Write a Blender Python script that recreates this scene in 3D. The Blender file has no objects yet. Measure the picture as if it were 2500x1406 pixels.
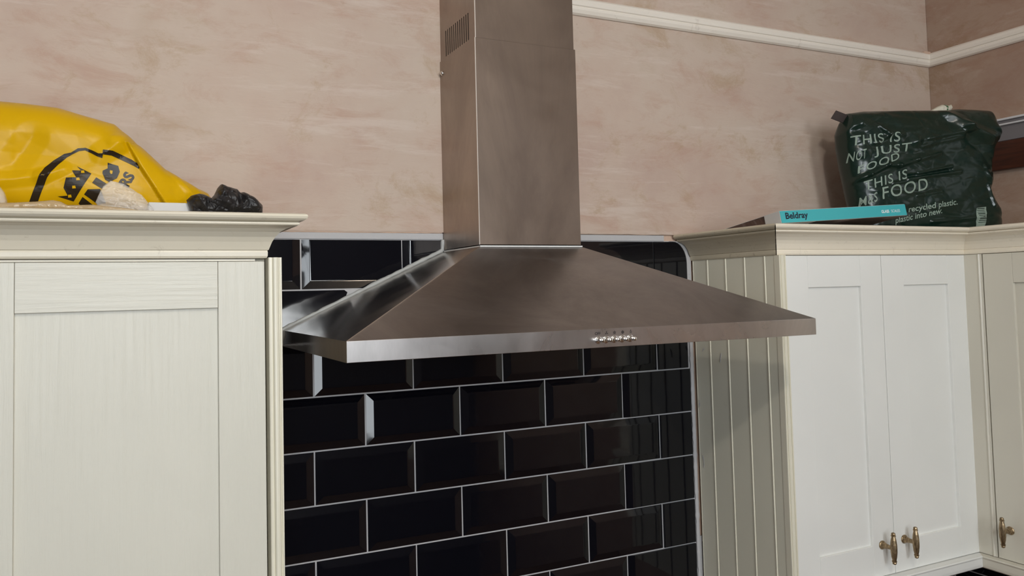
import bpy, bmesh, math, random
from mathutils import Vector, Matrix, noise
from mathutils.bvhtree import BVHTree
random.seed(7)
S = bpy.context.scene
COL = S.collection

# ------------------------------------------------------------------ camera, world, lights, exposure
cam_d = bpy.data.cameras.new('camera'); cam = bpy.data.objects.new('camera', cam_d); COL.objects.link(cam)
cam.location = (-.35439, -1.53786, .19434)
cam.rotation_euler = (1.62049, .02382, -.44165)
cam_d.sensor_width = 36; cam_d.lens = 1947.56 / 2500 * 36
cam_d.shift_x = (1250 - 1189.26) / 2500; cam_d.shift_y = (615.30 - 703) / 2500
cam_d.clip_start = .02
S.camera = cam
S.view_settings.view_transform = 'Standard'; S.view_settings.look = 'None'
S.view_settings.gamma = 1; S.view_settings.use_curve_mapping = False
S.view_settings.exposure = 0.0

w = bpy.data.worlds.new('daylight'); S.world = w; w.use_nodes = True
w.node_tree.nodes['Background'].inputs[0].default_value = (.80, .88, 1, 1)
w.node_tree.nodes['Background'].inputs[1].default_value = 1.0

FLOOR, CEIL, REAR, LEFT, RIGHT = -1.80, 1.30, -3.30, -1.90, 1.829

def area(name, loc, rot, sx, sy, power, col):
    l = bpy.data.lights.new(name, 'AREA'); l.shape = 'RECTANGLE'; l.size = sx; l.size_y = sy
    l.energy = power; l.color = col
    o = bpy.data.objects.new(name, l); o.location = loc; o.rotation_euler = rot; COL.objects.link(o); return o
# daylight coming in through the rear windows (facing +Y) and the side window (facing -X)
area('window_daylight', (-.88, REAR - .06, .215), (math.radians(90), 0, 0), .68, 1.87, 30, (.90, .96, 1))
area('second_window_daylight', (.15, REAR - .06, .62), (math.radians(90), 0, 0), .55, 1.05, 39, (.90, .96, 1))
area('side_window_daylight', (RIGHT + .06, -1.22, .58), (0, math.radians(90), 0), .46, .50, 2.2, (.94, .97, 1))
# ceiling bulb
pl = bpy.data.lights.new('ceiling_bulb_light', 'POINT'); pl.energy = 22; pl.color = (1, .93, .84); pl.shadow_soft_size = .035
po = bpy.data.objects.new('ceiling_bulb_light', pl); po.location = (-.04, -1.90, 1.13); COL.objects.link(po)

# ------------------------------------------------------------------ materials
def lin(c):
    return tuple(((v/255)/12.92 if v/255 <= .04045 else ((v/255+.055)/1.055)**2.4) for v in c) + (1,)
def mat(name, rgb, rough=.5, metal=0, **k):
    m = bpy.data.materials.new(name); m.use_nodes = True
    b = m.node_tree.nodes['Principled BSDF']
    b.inputs['Base Color'].default_value = lin(rgb); b.inputs['Roughness'].default_value = rough
    b.inputs['Metallic'].default_value = metal
    for a, v in k.items(): b.inputs[a.replace('_', ' ')].default_value = v
    return m
def nodes(m): return m.node_tree.nodes, m.node_tree.links, m.node_tree.nodes['Principled BSDF']
def coords(m, scale, rot=(0, 0, 0)):
    n, l, b = nodes(m)
    tc = n.new('ShaderNodeTexCoord'); mp = n.new('ShaderNodeMapping')
    mp.inputs['Scale'].default_value = scale; mp.inputs['Rotation'].default_value = rot
    l.new(tc.outputs['Object'], mp.inputs['Vector']); return mp.outputs[0]
def noise_tex(m, scale, detail=4, rough=.55, vs=(1, 1, 1), dist=0, rot=(0, 0, 0)):
    n, l, b = nodes(m); t = n.new('ShaderNodeTexNoise')
    t.inputs['Scale'].default_value = scale; t.inputs['Detail'].default_value = detail
    t.inputs['Roughness'].default_value = rough; t.inputs['Distortion'].default_value = dist
    l.new(coords(m, vs, rot), t.inputs['Vector']); return t.outputs[0]
def ramp(m, src, stops):
    n, l, b = nodes(m); r = n.new('ShaderNodeValToRGB'); e = r.color_ramp.elements
    while len(e) < len(stops): e.new(.5)
    for i, (p, c) in enumerate(stops):
        e[i].position = p; e[i].color = c if len(c) == 4 else lin(c)
    l.new(src, r.inputs[0]); return r.outputs[0]
def mixc(m, f, a, b_, mode='MIX'):
    n, l, b = nodes(m); x = n.new('ShaderNodeMix'); x.data_type = 'RGBA'; x.blend_type = mode
    if isinstance(f, (int, float)): x.inputs[0].default_value = f
    else: l.new(f, x.inputs[0])
    for i, v in ((6, a), (7, b_)):
        if isinstance(v, tuple): x.inputs[i].default_value = v if len(v) == 4 else lin(v)
        else: l.new(v, x.inputs[i])
    return x.outputs[2]
def bump(m, src, strength=.2, dist=.002, prev=None):
    n, l, b = nodes(m); x = n.new('ShaderNodeBump'); x.inputs['Strength'].default_value = strength
    x.inputs['Distance'].default_value = dist; l.new(src, x.inputs['Height'])
    if prev is not None: l.new(prev, x.inputs['Normal'])
    l.new(x.outputs[0], b.inputs['Normal']); return x.outputs[0]
BW = lambda v: (v, v, v, 1)

def plaster(name, k=(1, 1, 1)):
    m = mat(name, (200, 175, 158), .82); n, l, b = nodes(m)
    big = noise_tex(m, 2.6, 6, .62, (1, 1, 1.3), .3)
    c = ramp(m, big, [(.32, (199, 172, 157)), (.47, (208, 185, 168)), (.58, (211, 191, 174)), (.72, (200, 178, 158))])
    st = noise_tex(m, 8, 7, .72, (.8, 1, 2.0), .5)
    c = mixc(m, ramp(m, st, [(.50, BW(0)), (.66, BW(.58))]), c, (193, 158, 138))
    st2 = noise_tex(m, 7, 8, .74, (.35, 1, 3.4), .25, (0, .10, 0))
    c = mixc(m, ramp(m, st2, [(.54, BW(0)), (.64, BW(.62))]), c, (221, 203, 189))
    tan = noise_tex(m, 5.2, 7, .74, (1, 1, 1.3), .5)
    c = mixc(m, ramp(m, tan, [(.56, BW(0)), (.66, BW(.62))]), c, (186, 158, 128))
    sc = noise_tex(m, 20, 6, .75, (.35, 1, 1.6), .6)
    c = mixc(m, ramp(m, sc, [(.64, BW(0)), (.72, BW(.55))]), c, (176, 142, 120))
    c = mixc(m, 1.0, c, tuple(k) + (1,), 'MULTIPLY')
    l.new(c, b.inputs['Base Color'])
    p = bump(m, noise_tex(m, 5, 6, .6, (.6, 1, 2.2), 1), .25, .01)
    bump(m, noise_tex(m, 60, 4, .6, (.5, 1, 1.5)), .12, .002, p)
    return m
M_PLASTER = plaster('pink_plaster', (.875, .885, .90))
M_PLASTER_R = plaster('pink_plaster_shaded', (.62, .56, .52))  # same plaster, darkened: the right wall's shade is put into the colour
M_RAW = mat('plaster_edge', (206, 178, 158), .9); bump(M_RAW, noise_tex(M_RAW, 50, 5), .7, .004)

def paint(name, rgb, rough=.36, grain=None, dirt=0):
    m = mat(name, rgb, rough); n, l, b = nodes(m)
    v = noise_tex(m, 2.2, 3, .5, (1, 1, 1), .3)
    a = tuple(min(255, x + 3) for x in rgb); d = tuple(x - 5 for x in rgb)
    c = ramp(m, v, [(.35, d), (.65, a)])
    if dirt:
        s = noise_tex(m, 38, 7, .75, (1, 1, 1), 1)
        c = mixc(m, ramp(m, s, [(.60, BW(0)), (.74, BW(dirt))]), c, (132, 112, 88))
    l.new(c, b.inputs['Base Color'])
    if grain == 'z': g = noise_tex(m, 14, 6, .65, (11, 11, .55), .6)
    elif grain == 'x': g = noise_tex(m, 14, 6, .65, (.55, .55, 11), .6)
    else: g = noise_tex(m, 30, 4)
    bump(m, g, .60 if grain else .08, .0012)
    return m
CREAM = (214, 211, 198); CREAM_LIT = (236, 236, 232)
M_STILE = paint('cream_paint_upright_grain', CREAM, .38, 'z')
M_RAIL = paint('cream_paint_level_grain', CREAM, .38, 'x')
M_DOOR = paint('cream_paint_lit', CREAM_LIT, .36)  # same cream paint, lightened: colour stands in for light on the right doors
M_DOORR = paint('cream_paint_shaded', (214, 209, 195), .36)  # same paint darkened, so side-facing fronts carry their shade in the colour
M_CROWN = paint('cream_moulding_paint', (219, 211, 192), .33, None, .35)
M_CROWN_R = paint('cream_moulding_paint_lit', (240, 230, 211), .33, None, .35)  # same moulding paint, lightened in colour to make up for light falloff
M_CROWNF = paint('worn_shaded_moulding_paint', (205, 195, 172), .36, None, .75)  # dirt is real wear; the darker base paints in the side's shade
M_PANEL = paint('sage_cream_board_paint', (228, 225, 207), .42, None, .10)
M_BEAD = paint('cream_bead_paint', (228, 223, 204), .3)
M_RAILW = paint('picture_rail_paint', (240, 232, 220), .4, None, .35)
M_WHITE = mat('white_upvc', (214, 214, 216), .35)
M_GREYP = mat('grey_board', (120, 116, 118), .6)
M_CARC = mat('cabinet_carcass', (215, 209, 192), .5)

def wood():
    m = mat('dark_brown_wood', (70, 34, 22), .45); n, l, b = nodes(m)
    c = ramp(m, noise_tex(m, 9, 6, .65, (4, .5, 7), 1.2), [(.3, (44, 22, 15)), (.7, (80, 40, 25))])
    l.new(c, b.inputs['Base Color']); return m
M_WOOD = wood()

def tile_mat():
    m = mat('black_glazed_ceramic', (8, 9, 16), .05); n, l, b = nodes(m)
    b.inputs['Specular IOR Level'].default_value = .52
    bump(m, noise_tex(m, 14, 2, .5, (1, 1, 1.3)), .10, .0025)
    return m
M_TILE = tile_mat()
M_GROUT = mat('pale_grey_grout', (186, 185, 186), .85); bump(M_GROUT, noise_tex(M_GROUT, 180, 4), .3, .001)
M_SEAL = mat('white_silicone', (176, 178, 176), .45); bump(M_SEAL, noise_tex(M_SEAL, 60, 3), .5, .003)

def steel(name, rgb, rough, aniso_vs, bst=.10):
    m = mat(name, rgb, rough, 1); n, l, b = nodes(m)
    b.inputs['Anisotropic'].default_value = .4
    s = noise_tex(m, 3.0, 5, .6, (1, 1, 1), 1)
    r = n.new('ShaderNodeMapRange'); l.new(s, r.inputs[0]); r.inputs[1].default_value = .3; r.inputs[2].default_value = .7
    r.inputs[3].default_value = rough - .06; r.inputs[4].default_value = rough + .08
    l.new(r.outputs[0], b.inputs['Roughness'])
    c = ramp(m, noise_tex(m, 4.0, 6, .7, (1, 1, .45), 1.2), [(.38, tuple(int(v*.90) for v in rgb)), (.62, rgb)])
    l.new(c, b.inputs['Base Color'])
    bump(m, noise_tex(m, 60, 4, .6, aniso_vs), bst, .0004)
    return m
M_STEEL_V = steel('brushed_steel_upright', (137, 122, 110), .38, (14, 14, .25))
M_STEEL_VS = steel('brushed_steel_upright_lit', (176, 162, 150), .36, (14, 14, .25))  # same steel, paler: brightness of the left-facing side painted into the colour
M_STEEL_H = steel('brushed_steel_level', (170, 164, 158), .30, (.25, .25, 14))
M_STEEL_C = steel('brushed_steel_canopy', (168, 164, 162), .36, (.3, 6, 6))
M_STEEL_S = steel('polished_steel_side', (172, 162, 150), .17, (.25, .25, 14))
M_LIP = steel('brushed_steel_rim', (202, 197, 195), .30, (.3, .3, 4), .03)
M_CHROME = mat('chrome', (225, 222, 218), .10, 1)
M_DARK = mat('dark_void', (8, 7, 7), .8)
M_MARK = mat('black_print', (30, 26, 26), .6)
def brass():
    m = mat('aged_brass', (160, 138, 110), .36, .85); n, l, b = nodes(m)
    c = ramp(m, noise_tex(m, 260, 3, .6, (1, 1, .3)), [(.35, (112, 94, 70)), (.65, (176, 154, 122))])
    l.new(c, b.inputs['Base Color']); return m
M_BRASS = brass()

def plastic(name, rgb, rough, bs=40, st=.35, **k):
    m = mat(name, rgb, rough, 0, **k); n, l, b = nodes(m)
    v = noise_tex(m, bs * .25, 4, .6, (1, 1, 1), 1.4)
    p = bump(m, v, st, .006)
    bump(m, noise_tex(m, bs, 3, .5, (1, 1, 2), 1.0), st * .4, .0015, p)
    return m
M_YELLOW = plastic('yellow_bag_plastic', (208, 162, 0), .32, 22, .16, Specular_IOR_Level=.20)
M_YFOLD = plastic('yellow_bag_fold_plastic', (238, 198, 8), .22, 22, .30)
M_INK = plastic('black_bag_ink', (38, 28, 14), .34, 22, .16, Specular_IOR_Level=.28)
M_GREEN = plastic('dark_green_bag_plastic', (14, 37, 29), .25, 26, .30)
M_GHAND = plastic('dark_bag_handle', (54, 44, 42), .4, 26, .3)
M_GTXT = mat('grey_white_bag_print', (140, 156, 143), .55)
M_BLACKBAG = plastic('black_bin_bag_plastic', (30, 28, 29), .42, 60, .35)
def clear(name, rgb, alpha):
    m = plastic(name, rgb, .10, 45, .9); b = m.node_tree.nodes['Principled BSDF']
    b.inputs['Alpha'].default_value = alpha; return m
M_CLEAR = clear('clear_bag_plastic', (236, 233, 228), .34)
M_TAN = clear('cloudy_sheet_plastic', (196, 170, 130), .72)
M_PAPER = mat('white_packet', (214, 208, 190), .6)
M_CARD = mat('white_card', (205, 203, 200), .6)
M_TEAL = mat('teal_card', (58, 172, 178), .42)
M_TEAL_L = mat('pale_card_edge', (206, 222, 222), .5)
def photo_print():
    m = mat('dark_photo_print', (60, 44, 38), .35); n, l, b = nodes(m)
    c = ramp(m, noise_tex(m, 9, 3, .6, (1, 1, 1), 1), [(.35, (34, 24, 20)), (.55, (86, 64, 54)), (.75, (150, 140, 138))])
    l.new(c, b.inputs['Base Color']); return m
M_PHOTO = photo_print()
M_FLOORM = mat('brown_floor_boards', (120, 92, 68), .5)
M_CEILM = mat('ceiling_paint', (226, 222, 216), .9)
M_ROOM = mat('far_wall_plaster', (120, 120, 126), .9)
M_GLASS = mat('window_pane_glass', (255, 255, 255), .02, 0, Transmission_Weight=1.0, IOR=1.05)

# ------------------------------------------------------------------ builders
WORLDLOC = {}
def link(name, me, m, parent=None, smooth=False):
    o = bpy.data.objects.new(name, me); COL.objects.link(o)
    if m is not None:
        for x in (m if isinstance(m, (list, tuple)) else [m]): me.materials.append(x)
    if smooth:
        for p in me.polygons: p.use_smooth = True
    if parent is not None:
        o.parent = parent
        me.transform(Matrix.Translation(-WORLDLOC.get(parent.name, Vector())))
        WORLDLOC[o.name] = WORLDLOC.get(parent.name, Vector()).copy()
    else: WORLDLOC[o.name] = Vector()
    return o
def from_bm(name, bm, m, parent=None, smooth=False):
    bmesh.ops.recalc_face_normals(bm, faces=bm.faces)
    me = bpy.data.meshes.new(name); bm.to_mesh(me); bm.free()
    return link(name, me, m, parent, smooth)
def from_py(name, V, F, m, parent=None, smooth=False):
    bm = bmesh.new(); vs = [bm.verts.new(v) for v in V]
    for f in F:
        try: bm.faces.new([vs[i] for i in f])
        except ValueError: pass
    return from_bm(name, bm, m, parent, smooth)
def empty(name, loc, label=None, cat=None, group=None, rz=0):
    o = bpy.data.objects.new(name, None); COL.objects.link(o); o.location = loc; o.rotation_euler = (0, 0, rz)
    o.empty_display_size = .05
    WORLDLOC[o.name] = Vector(loc) if rz == 0 else Vector()
    tag(o, label, cat, group); return o
def tag(o, label=None, cat=None, group=None, kind=None):
    if label: o['label'] = label
    if cat: o['category'] = cat
    if group: o['group'] = group
    if kind: o['kind'] = kind
    return o
def addbox(bm, x0, x1, y0, y1, z0, z1, bev=0):
    r = bmesh.ops.create_cube(bm, size=1)
    for v in r['verts']:
        v.co = Vector(((x0+x1)/2 + v.co.x*(x1-x0), (y0+y1)/2 + v.co.y*(y1-y0), (z0+z1)/2 + v.co.z*(z1-z0)))
    if bev:
        es = list({e for v in r['verts'] for e in v.link_edges})
        bmesh.ops.bevel(bm, geom=es, offset=bev, segments=2, affect='EDGES', profile=.5)
def box(name, x0, x1, y0, y1, z0, z1, m, parent=None, bev=0, smooth=False):
    bm = bmesh.new(); addbox(bm, x0, x1, y0, y1, z0, z1, bev)
    return from_bm(name, bm, m, parent, smooth)
def sweep(name, prof, path, norms, z0, m, parent=None, closed_caps=True, smooth=False):
    """prof: (outward, up) points; path: XY points; norms: XY offset per unit outward at each path point"""
    V = []; F = []; n = len(prof)
    for (px, py), (nx, ny) in zip(path, norms):
        for o_, z in prof: V.append((px + nx*o_, py + ny*o_, z0 + z))
    for i in range(len(path) - 1):
        for j in range(n):
            k = (j+1) % n; F.append((i*n+j, i*n+k, (i+1)*n+k, (i+1)*n+j))
    F.append(tuple(range(n))); F.append(tuple((len(path)-1)*n + j for j in range(n)))
    return from_py(name, V, F, m, parent, smooth)
def extrude_xy(name, poly, z0, z1, m, parent=None):
    n = len(poly)
    V = [(x, y, z0) for x, y in poly] + [(x, y, z1) for x, y in poly]
    F = [(i, (i+1) % n, n+(i+1) % n, n+i) for i in range(n)] + [tuple(range(n)), tuple(range(2*n-1, n-1, -1))]
    return from_py(name, V, F, m, parent)
def extrude_y(name, poly, y0, y1, m, parent=None):
    n = len(poly)
    V = [(x, y0, z) for x, z in poly] + [(x, y1, z) for x, z in poly]
    F = [(i, (i+1) % n, n+(i+1) % n, n+i) for i in range(n)] + [tuple(range(n)), tuple(range(2*n-1, n-1, -1))]
    return from_py(name, V, F, m, parent)
def lathe(bm, prof, M, seg=16):
    rings = []
    for h, r in prof:
        rings.append([bm.verts.new(M @ Vector((r*math.cos(2*math.pi*k/seg), r*math.sin(2*math.pi*k/seg), h))) for k in range(seg)])
    for a, b in zip(rings, rings[1:]):
        for k in range(seg):
            bm.faces.new((a[k], a[(k+1) % seg], b[(k+1) % seg], b[k]))
    bm.faces.new(rings[0][::-1]); bm.faces.new(rings[-1])
def dup(o, loc=None, parent=None):
    c = o.copy(); COL.objects.link(c)
    if parent is not None: c.parent = parent
    if loc is not None: c.location = loc
    return c

# ------------------------------------------------------------------ room shell
def struct(o): o['kind'] = 'structure'; return o
T = .12
wall = struct(box('wall_back', LEFT - T, RIGHT + T, .006, .006 + T, FLOOR, CEIL, M_RAW))
struct(box('floor', LEFT - T, RIGHT + T, REAR - T, T, FLOOR - .1, FLOOR, M_FLOORM))
struct(box('ceiling', LEFT - T, RIGHT + T, REAR - T, T, CEIL, CEIL + .1, M_CEILM))
wl = struct(box('wall_left', LEFT - T, LEFT, REAR, .006, FLOOR, CEIL, M_ROOM))
def wall_with_holes(name, axis, c0, c1, a0, a1, holes, m):
    bm = bmesh.new()
    def b(p0, p1, q0, q1):
        if axis == 'y': addbox(bm, p0, p1, c0, c1, q0, q1)
        else: addbox(bm, c0, c1, p0, p1, q0, q1)
    x = a0
    for h0, h1, z0, z1 in holes:
        b(x, h0, FLOOR, CEIL); b(h0, h1, FLOOR, z0); b(h0, h1, z1, CEIL); x = h1
    b(x, a1, FLOOR, CEIL)
    return struct(from_bm(name, bm, m))
W1 = (-1.22, -.54, -.72, 1.15); W3 = (-.125, .425, .095, 1.145)
wall_with_holes('wall_rear', 'y', REAR - T, REAR, LEFT, RIGHT, [W1, W3], M_ROOM)
W2 = (-1.47, -.97, .35, .81)
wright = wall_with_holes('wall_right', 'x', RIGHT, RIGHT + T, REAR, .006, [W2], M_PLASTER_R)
def window(name, axis, c, a0, a1, z0, z1, bars):
    wn = struct(empty(name, (0, 0, 0)))
    bm = bmesh.new(); f = .045
    def b(p0, p1, q0, q1, d=.025):
        if axis == 'y': addbox(bm, p0, p1, c - d, c + d, q0, q1, .003)
        else: addbox(bm, c - d, c + d, p0, p1, q0, q1, .003)
    b(a0, a0 + f, z0, z1); b(a1 - f, a1, z0, z1); b(a0, a1, z0, z0 + f); b(a0, a1, z1 - f, z1)
    for t in bars: b(a0 + (a1-a0)*t - .015, a0 + (a1-a0)*t + .015, z0, z1, .02)
    from_bm('window_frame', bm, M_WHITE, wn)
    if axis == 'y': box('pane', a0 + .005, a1 - .005, c - .075, c - .071, z0 + .005, z1 - .005, M_GLASS, wn)
    else: box('pane', c + .071, c + .075, a0 + .005, a1 - .005, z0 + .005, z1 - .005, M_GLASS, wn)
    return wn
window('window_1', 'y', REAR - .02, W1[0], W1[1], W1[2], W1[3], [.5])
window('window_2', 'x', RIGHT + .02, W2[0], W2[1], W2[2], W2[3], [.5])
window('window_3', 'y', REAR - .02, W3[0], W3[1], W3[2], W3[3], [])

# plaster coat over the tiles: a slab with an uneven lower edge
def plaster_coat():
    V = []; F = []
    x0, x1 = LEFT, RIGHT - .001; n = 260; zs = []
    for i in range(n + 1):
        x = x0 + (x1 - x0)*i/n
        z = .3185 + .0016*noise.noise(Vector((x*22, 3, 0))) + .0010*noise.noise(Vector((x*90, 7, 0)))
        zs.append((x, z))
    for x, z in zs: V += [(x, .0065, z), (x, -.0015, z + .0012), (x, -.0022, z + .0035), (x, -.0018, .55), (x, -.0018, CEIL), (x, .0065, CEIL)]
    for i in range(n):
        for j in range(5): F.append((i*6+j, i*6+j+1, (i+1)*6+j+1, (i+1)*6+j))
    return from_py('plaster_coat', V, F, M_PLASTER, wall)
plaster_coat()
# thin ragged plaster bead just above the grout band
def ragged(name, x0, x1, z, amp, r, y, m):
    V = []; F = []; n = 70; k = 7
    for i in range(n + 1):
        x = x0 + (x1-x0)*i/n; zc = z + amp*noise.noise(Vector((x*16, 1.3, z*50))); rr = r*(.7 + .6*abs(noise.noise(Vector((x*40, 5, 2)))))
        for j in range(k):
            a = 2*math.pi*j/k; V.append((x, y - rr*.7*math.sin(a), zc + rr*math.cos(a)))
    for i in range(n):
        for j in range(k): F.append((i*k+j, i*k+(j+1) % k, (i+1)*k+(j+1) % k, (i+1)*k+j))
    return from_py(name, V, F, m, wall, True)
ragged('plaster_lip', -.20, .272, .3195, .0012, .0022, .0005, M_RAW)
ragged('plaster_lip', .50, .90, .3205, .0012, .0017, .0005, M_RAW)
ragged('plaster_crack', -.12, .26, .3255, .0008, .0006, -.0015, M_DARK)

# grout band above the tiles, grout bed behind them
box('grout_band', -.30, .2745, -.0005, .0065, .3045, .3178, M_GROUT, wall, .0015)
box('grout_band', .497, .8435, -.0005, .0065, .3045, .3185, M_GROUT, wall, .0015)
box('grout_bed', -.40, .9205, .0020, .0065, -.85, .3050, M_GROUT, wall)
box('grout_bed', .9205, RIGHT - .001, .0020, .0065, -1.0, -.40, M_GROUT, wall)
box('grout_bed', RIGHT - .0065, RIGHT - .002, -.9, -.002, -1.0, -.44, M_GROUT, wright)

# beveled black tiles -------------------------------------------------------
G = .0015; BV = .0155; DZ = .0052
def tile_mesh(x0, x1, z0, z1, bl=1, br=1, bb=1, bt=1, back=.004, face=-.0030):
    """front raised field with sloping borders; cut sides have none"""
    l, r, b, t = x0+G, x1-G, z0+G, z1-G
    L, R, B, Tt = l+(BV if bl else 0), r-(BV if br else 0), b+(BV if bb else 0), t-(BV if bt else 0)
    ye = face + DZ*.8
    def yy(cond): return ye if cond else face
    V = [(l, back, b), (r, back, b), (r, back, t), (l, back, t),
         (l, yy(bl or bb), b), (r, yy(br or bb), b), (r, yy(br or bt), t), (l, yy(bl or bt), t),
         (L, face, B), (R, face, B), (R, face, Tt), (L, face, Tt)]
    # a corner belongs to a sloping border when either side slopes
    F = [(3, 2, 1, 0), (0, 1, 5, 4), (1, 2, 6, 5), (2, 3, 7, 6), (3, 0, 4, 7),
         (4, 5, 9, 8), (5, 6, 10, 9), (6, 7, 11, 10), (7, 4, 8, 11), (8, 9, 10, 11)]
    bm = bmesh.new(); vs = [bm.verts.new(v) for v in V]
    for f in F:
        try: bm.faces.new([vs[i] for i in f])
        except ValueError: pass
    bmesh.ops.remove_doubles(bm, verts=bm.verts, dist=1e-5)
    bmesh.ops.recalc_face_normals(bm, faces=bm.faces)
    es = [e for e in bm.edges if e.calc_face_angle(0) > .1 and all(abs(v.co.y - face) < .0001 for v in e.verts)]
    if es: bmesh.ops.bevel(bm, geom=es, offset=.0012, segments=2, affect='EDGES', profile=.5)
    return bm
def tile(x0, x1, z0, z1, *a, parent=None):
    bm = tile_mesh(x0, x1, z0, z1, *a)
    o = from_bm('tile', bm, M_TILE, parent or wall)
    return o
PU, PV, XE = .203, .103, .9065
full = None
def lay(x0, x1, row, a=(1, 1, 1, 1)):
    """row r spans z from -(r)*PV down to -(r+1)*PV"""
    global full
    z1 = -row*PV; z0 = z1 - PV
    jx, jr = random.uniform(-.0003, .0003), random.uniform(-.0006, .0006)
    if abs(x1-x0-PU) < 1e-4 and a == (1, 1, 1, 1):
        if full is None:
            bm = tile_mesh(-PU/2, PU/2, -PV/2, PV/2); full = from_bm('tile', bm, M_TILE, wall); o = full
        else: o = dup(full)
        o.location = ((x0+x1)/2 + jx, 0, (z0+z1)/2); o.rotation_euler = (random.uniform(-.002, .002), 0, jr)
        o.rotation_euler[2] = random.uniform(-.0015, .0015)
    else:
        tile(x0 + jx, x1, z0, z1, *a)
for row in range(-2, 7):            # -2 is the course reaching up to z=.206
    odd = row % 2 == 0              # rows with joints at half pitch
    if row == -1 or row % 2 != 0:
        js = [0, 1, 2, 3, 4]
        lay(-.118, 0, row, (0, 1, 1, 1))
        for u in range(0, 4): lay(u*PU, (u+1)*PU, row)
        lay(4*PU, XE - (.004 if row == -1 else 0), row, (0, 0, 0, 0))
    else:
        if row == -2:
            # cut round the sloping hood: corner taken off
            extr = [(-.118+G, .103+G), (.030, .103+G), (.068, .200), (.062, .206-G), (-.118+G, .206-G)]
            extrude_y('tile', extr, -.003, .004, M_TILE, wall)
            tile(.60, XE, .103, .206, 0, 0, 1, 0)
        else:
            lay(-.118, .5*PU, row, (0, 1, 1, 1))
            for u in (.5, 1.5, 2.5): lay(u*PU, (u+1)*PU, row)
            lay(3.5*PU, XE, row, (1, 0, 0, 0))
# top course
tile(-.118, -.0216, .206, .3045, 0, 1, 1, 0)
tile(-.0216, .183, .206, .3045, 1, 0, 1, 0)
tile(.183, .2745, .206, .3045, 1, 0, 0, 0)
tile(.4985, .8094, .206, .3045, 0, 0, 0, 0)
# round-cornered tile following the cornice
cp = [(.8094+G, .206+G), (XE - .0005, .206+G), (XE - .0005, .238)]
for k in range(9):
    a = math.radians(90*k/8); cp.append((.866 + .040*math.cos(a), .252 + .0510*math.sin(a)))
cp.append((.8094+G, .303))
extrude_y('tile', cp, -.003, .004, M_TILE, wall)
# white filler following that curve
fp = [(XE+.001, .206), (.9195, .206), (.9195, .262), (.905, .282), (.893, .296), (.878, .3045), (.858, .3045)]
for k in range(8, -1, -1):
    a = math.radians(90*k/8); fp.append((.8675 + .040*math.cos(a), .253 + .0510*math.sin(a)))
extrude_y('corner_filler', fp, -.0025, .004, M_GROUT, wall)
# lumpy sealant down the right edge of the tiles
def bead(name, pts, r, m, parent, seg=6, jit=.25, n=60, flat=.6):
    P = []
    L = [0]
    for a, b in zip(pts, pts[1:]): L.append(L[-1] + (Vector(b)-Vector(a)).length)
    for i in range(n + 1):
        s = L[-1]*i/n
        for k in range(len(pts)-1):
            if s <= L[k+1] + 1e-9: break
        t = (s-L[k])/(L[k+1]-L[k]); P.append((Vector(pts[k]).lerp(Vector(pts[k+1]), t), (Vector(pts[k+1])-Vector(pts[k])).normalized()))
    V = []; F = []
    for i, (p, d) in enumerate(P):
        side = d.cross(Vector((0, 1, 0))).normalized(); rr = r*(1 + jit*noise.noise(p*70))
        for j in range(seg):
            a = 2*math.pi*j/seg; V.append(tuple(p + side*rr*math.cos(a) + Vector((0, -rr*flat*math.sin(a), 0))))
    for i in range(n):
        for j in range(seg): F.append((i*seg+j, i*seg+(j+1) % seg, (i+1)*seg+(j+1) % seg, (i+1)*seg+j))
    F.append(tuple(range(seg))); F.append(tuple(n*seg+j for j in range(seg)))
    return from_py(name, V, F, m, parent, True)
bead('sealant_bead', [(.9135, -.0005, .225), (.9125, -.0005, -.10), (.9140, -.0005, -.62)], .0055, M_GROUT, wall, 8, .5, 160, .5)

# lower tiles under the right-hand cabinets
for row in range(4, 9):
    off = 0 if row % 2 else .1015
    x = .93 - off*.6
    while x < RIGHT - .03:
        x1 = min(x + PU, RIGHT - .010)
        tile(max(x, .925), x1, -(row+1)*PV, -row*PV); x += PU
def tile_side(y0, y1, z0, z1):
    bm = tile_mesh(-y1, -y0, z0, z1); M = Matrix(((0, 1, 0, RIGHT - .0080), (-1, 0, 0, 0), (0, 0, 1, 0), (0, 0, 0, 1)))
    bm.transform(M); from_bm('tile', bm, M_TILE, wright)
for row in range(4, 8):
    y = -.008
    while y > -.75:
        tile_side(y - PU, y, -(row+1)*PV, -row*PV); y -= PU

# picture rails
rp = [(0, .001), (.004, 0), (.010, .003), (.014, .010), (.0145, .0155), (.0135, .0175), (.0165, .0195), (.018, .026), (.017, .033), (.012, .038), (.006, .040), (0, .040)]
t1 = sweep('trim_1', rp, [(LEFT, -.0018), (RIGHT, -.0018)], [(0, -1), (-1, -1)], .8222, M_RAILW); struct(t1)
t2 = sweep('trim_2', rp, [(RIGHT, -.0018), (RIGHT, REAR)], [(-1, -1), (-1, 0)], .8222, M_RAILW); struct(t2)
box('plaster_chip', 1.795, 1.822, -.017, -.006, .852, .866, M_RAW, wall, .003)

# ------------------------------------------------------------------ cooker hood
HXL, HXR, HD, HZB, HZT = -.0584, .8317, .4544, .1006, .1307
CXL, CXR, CD, CZ = .2744, .4975, .1800, .2832
hood = empty('cooker_hood', (.385, 0, HZB), 'brushed steel chimney cooker hood over the black tiles', 'cooker hood')
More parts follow.
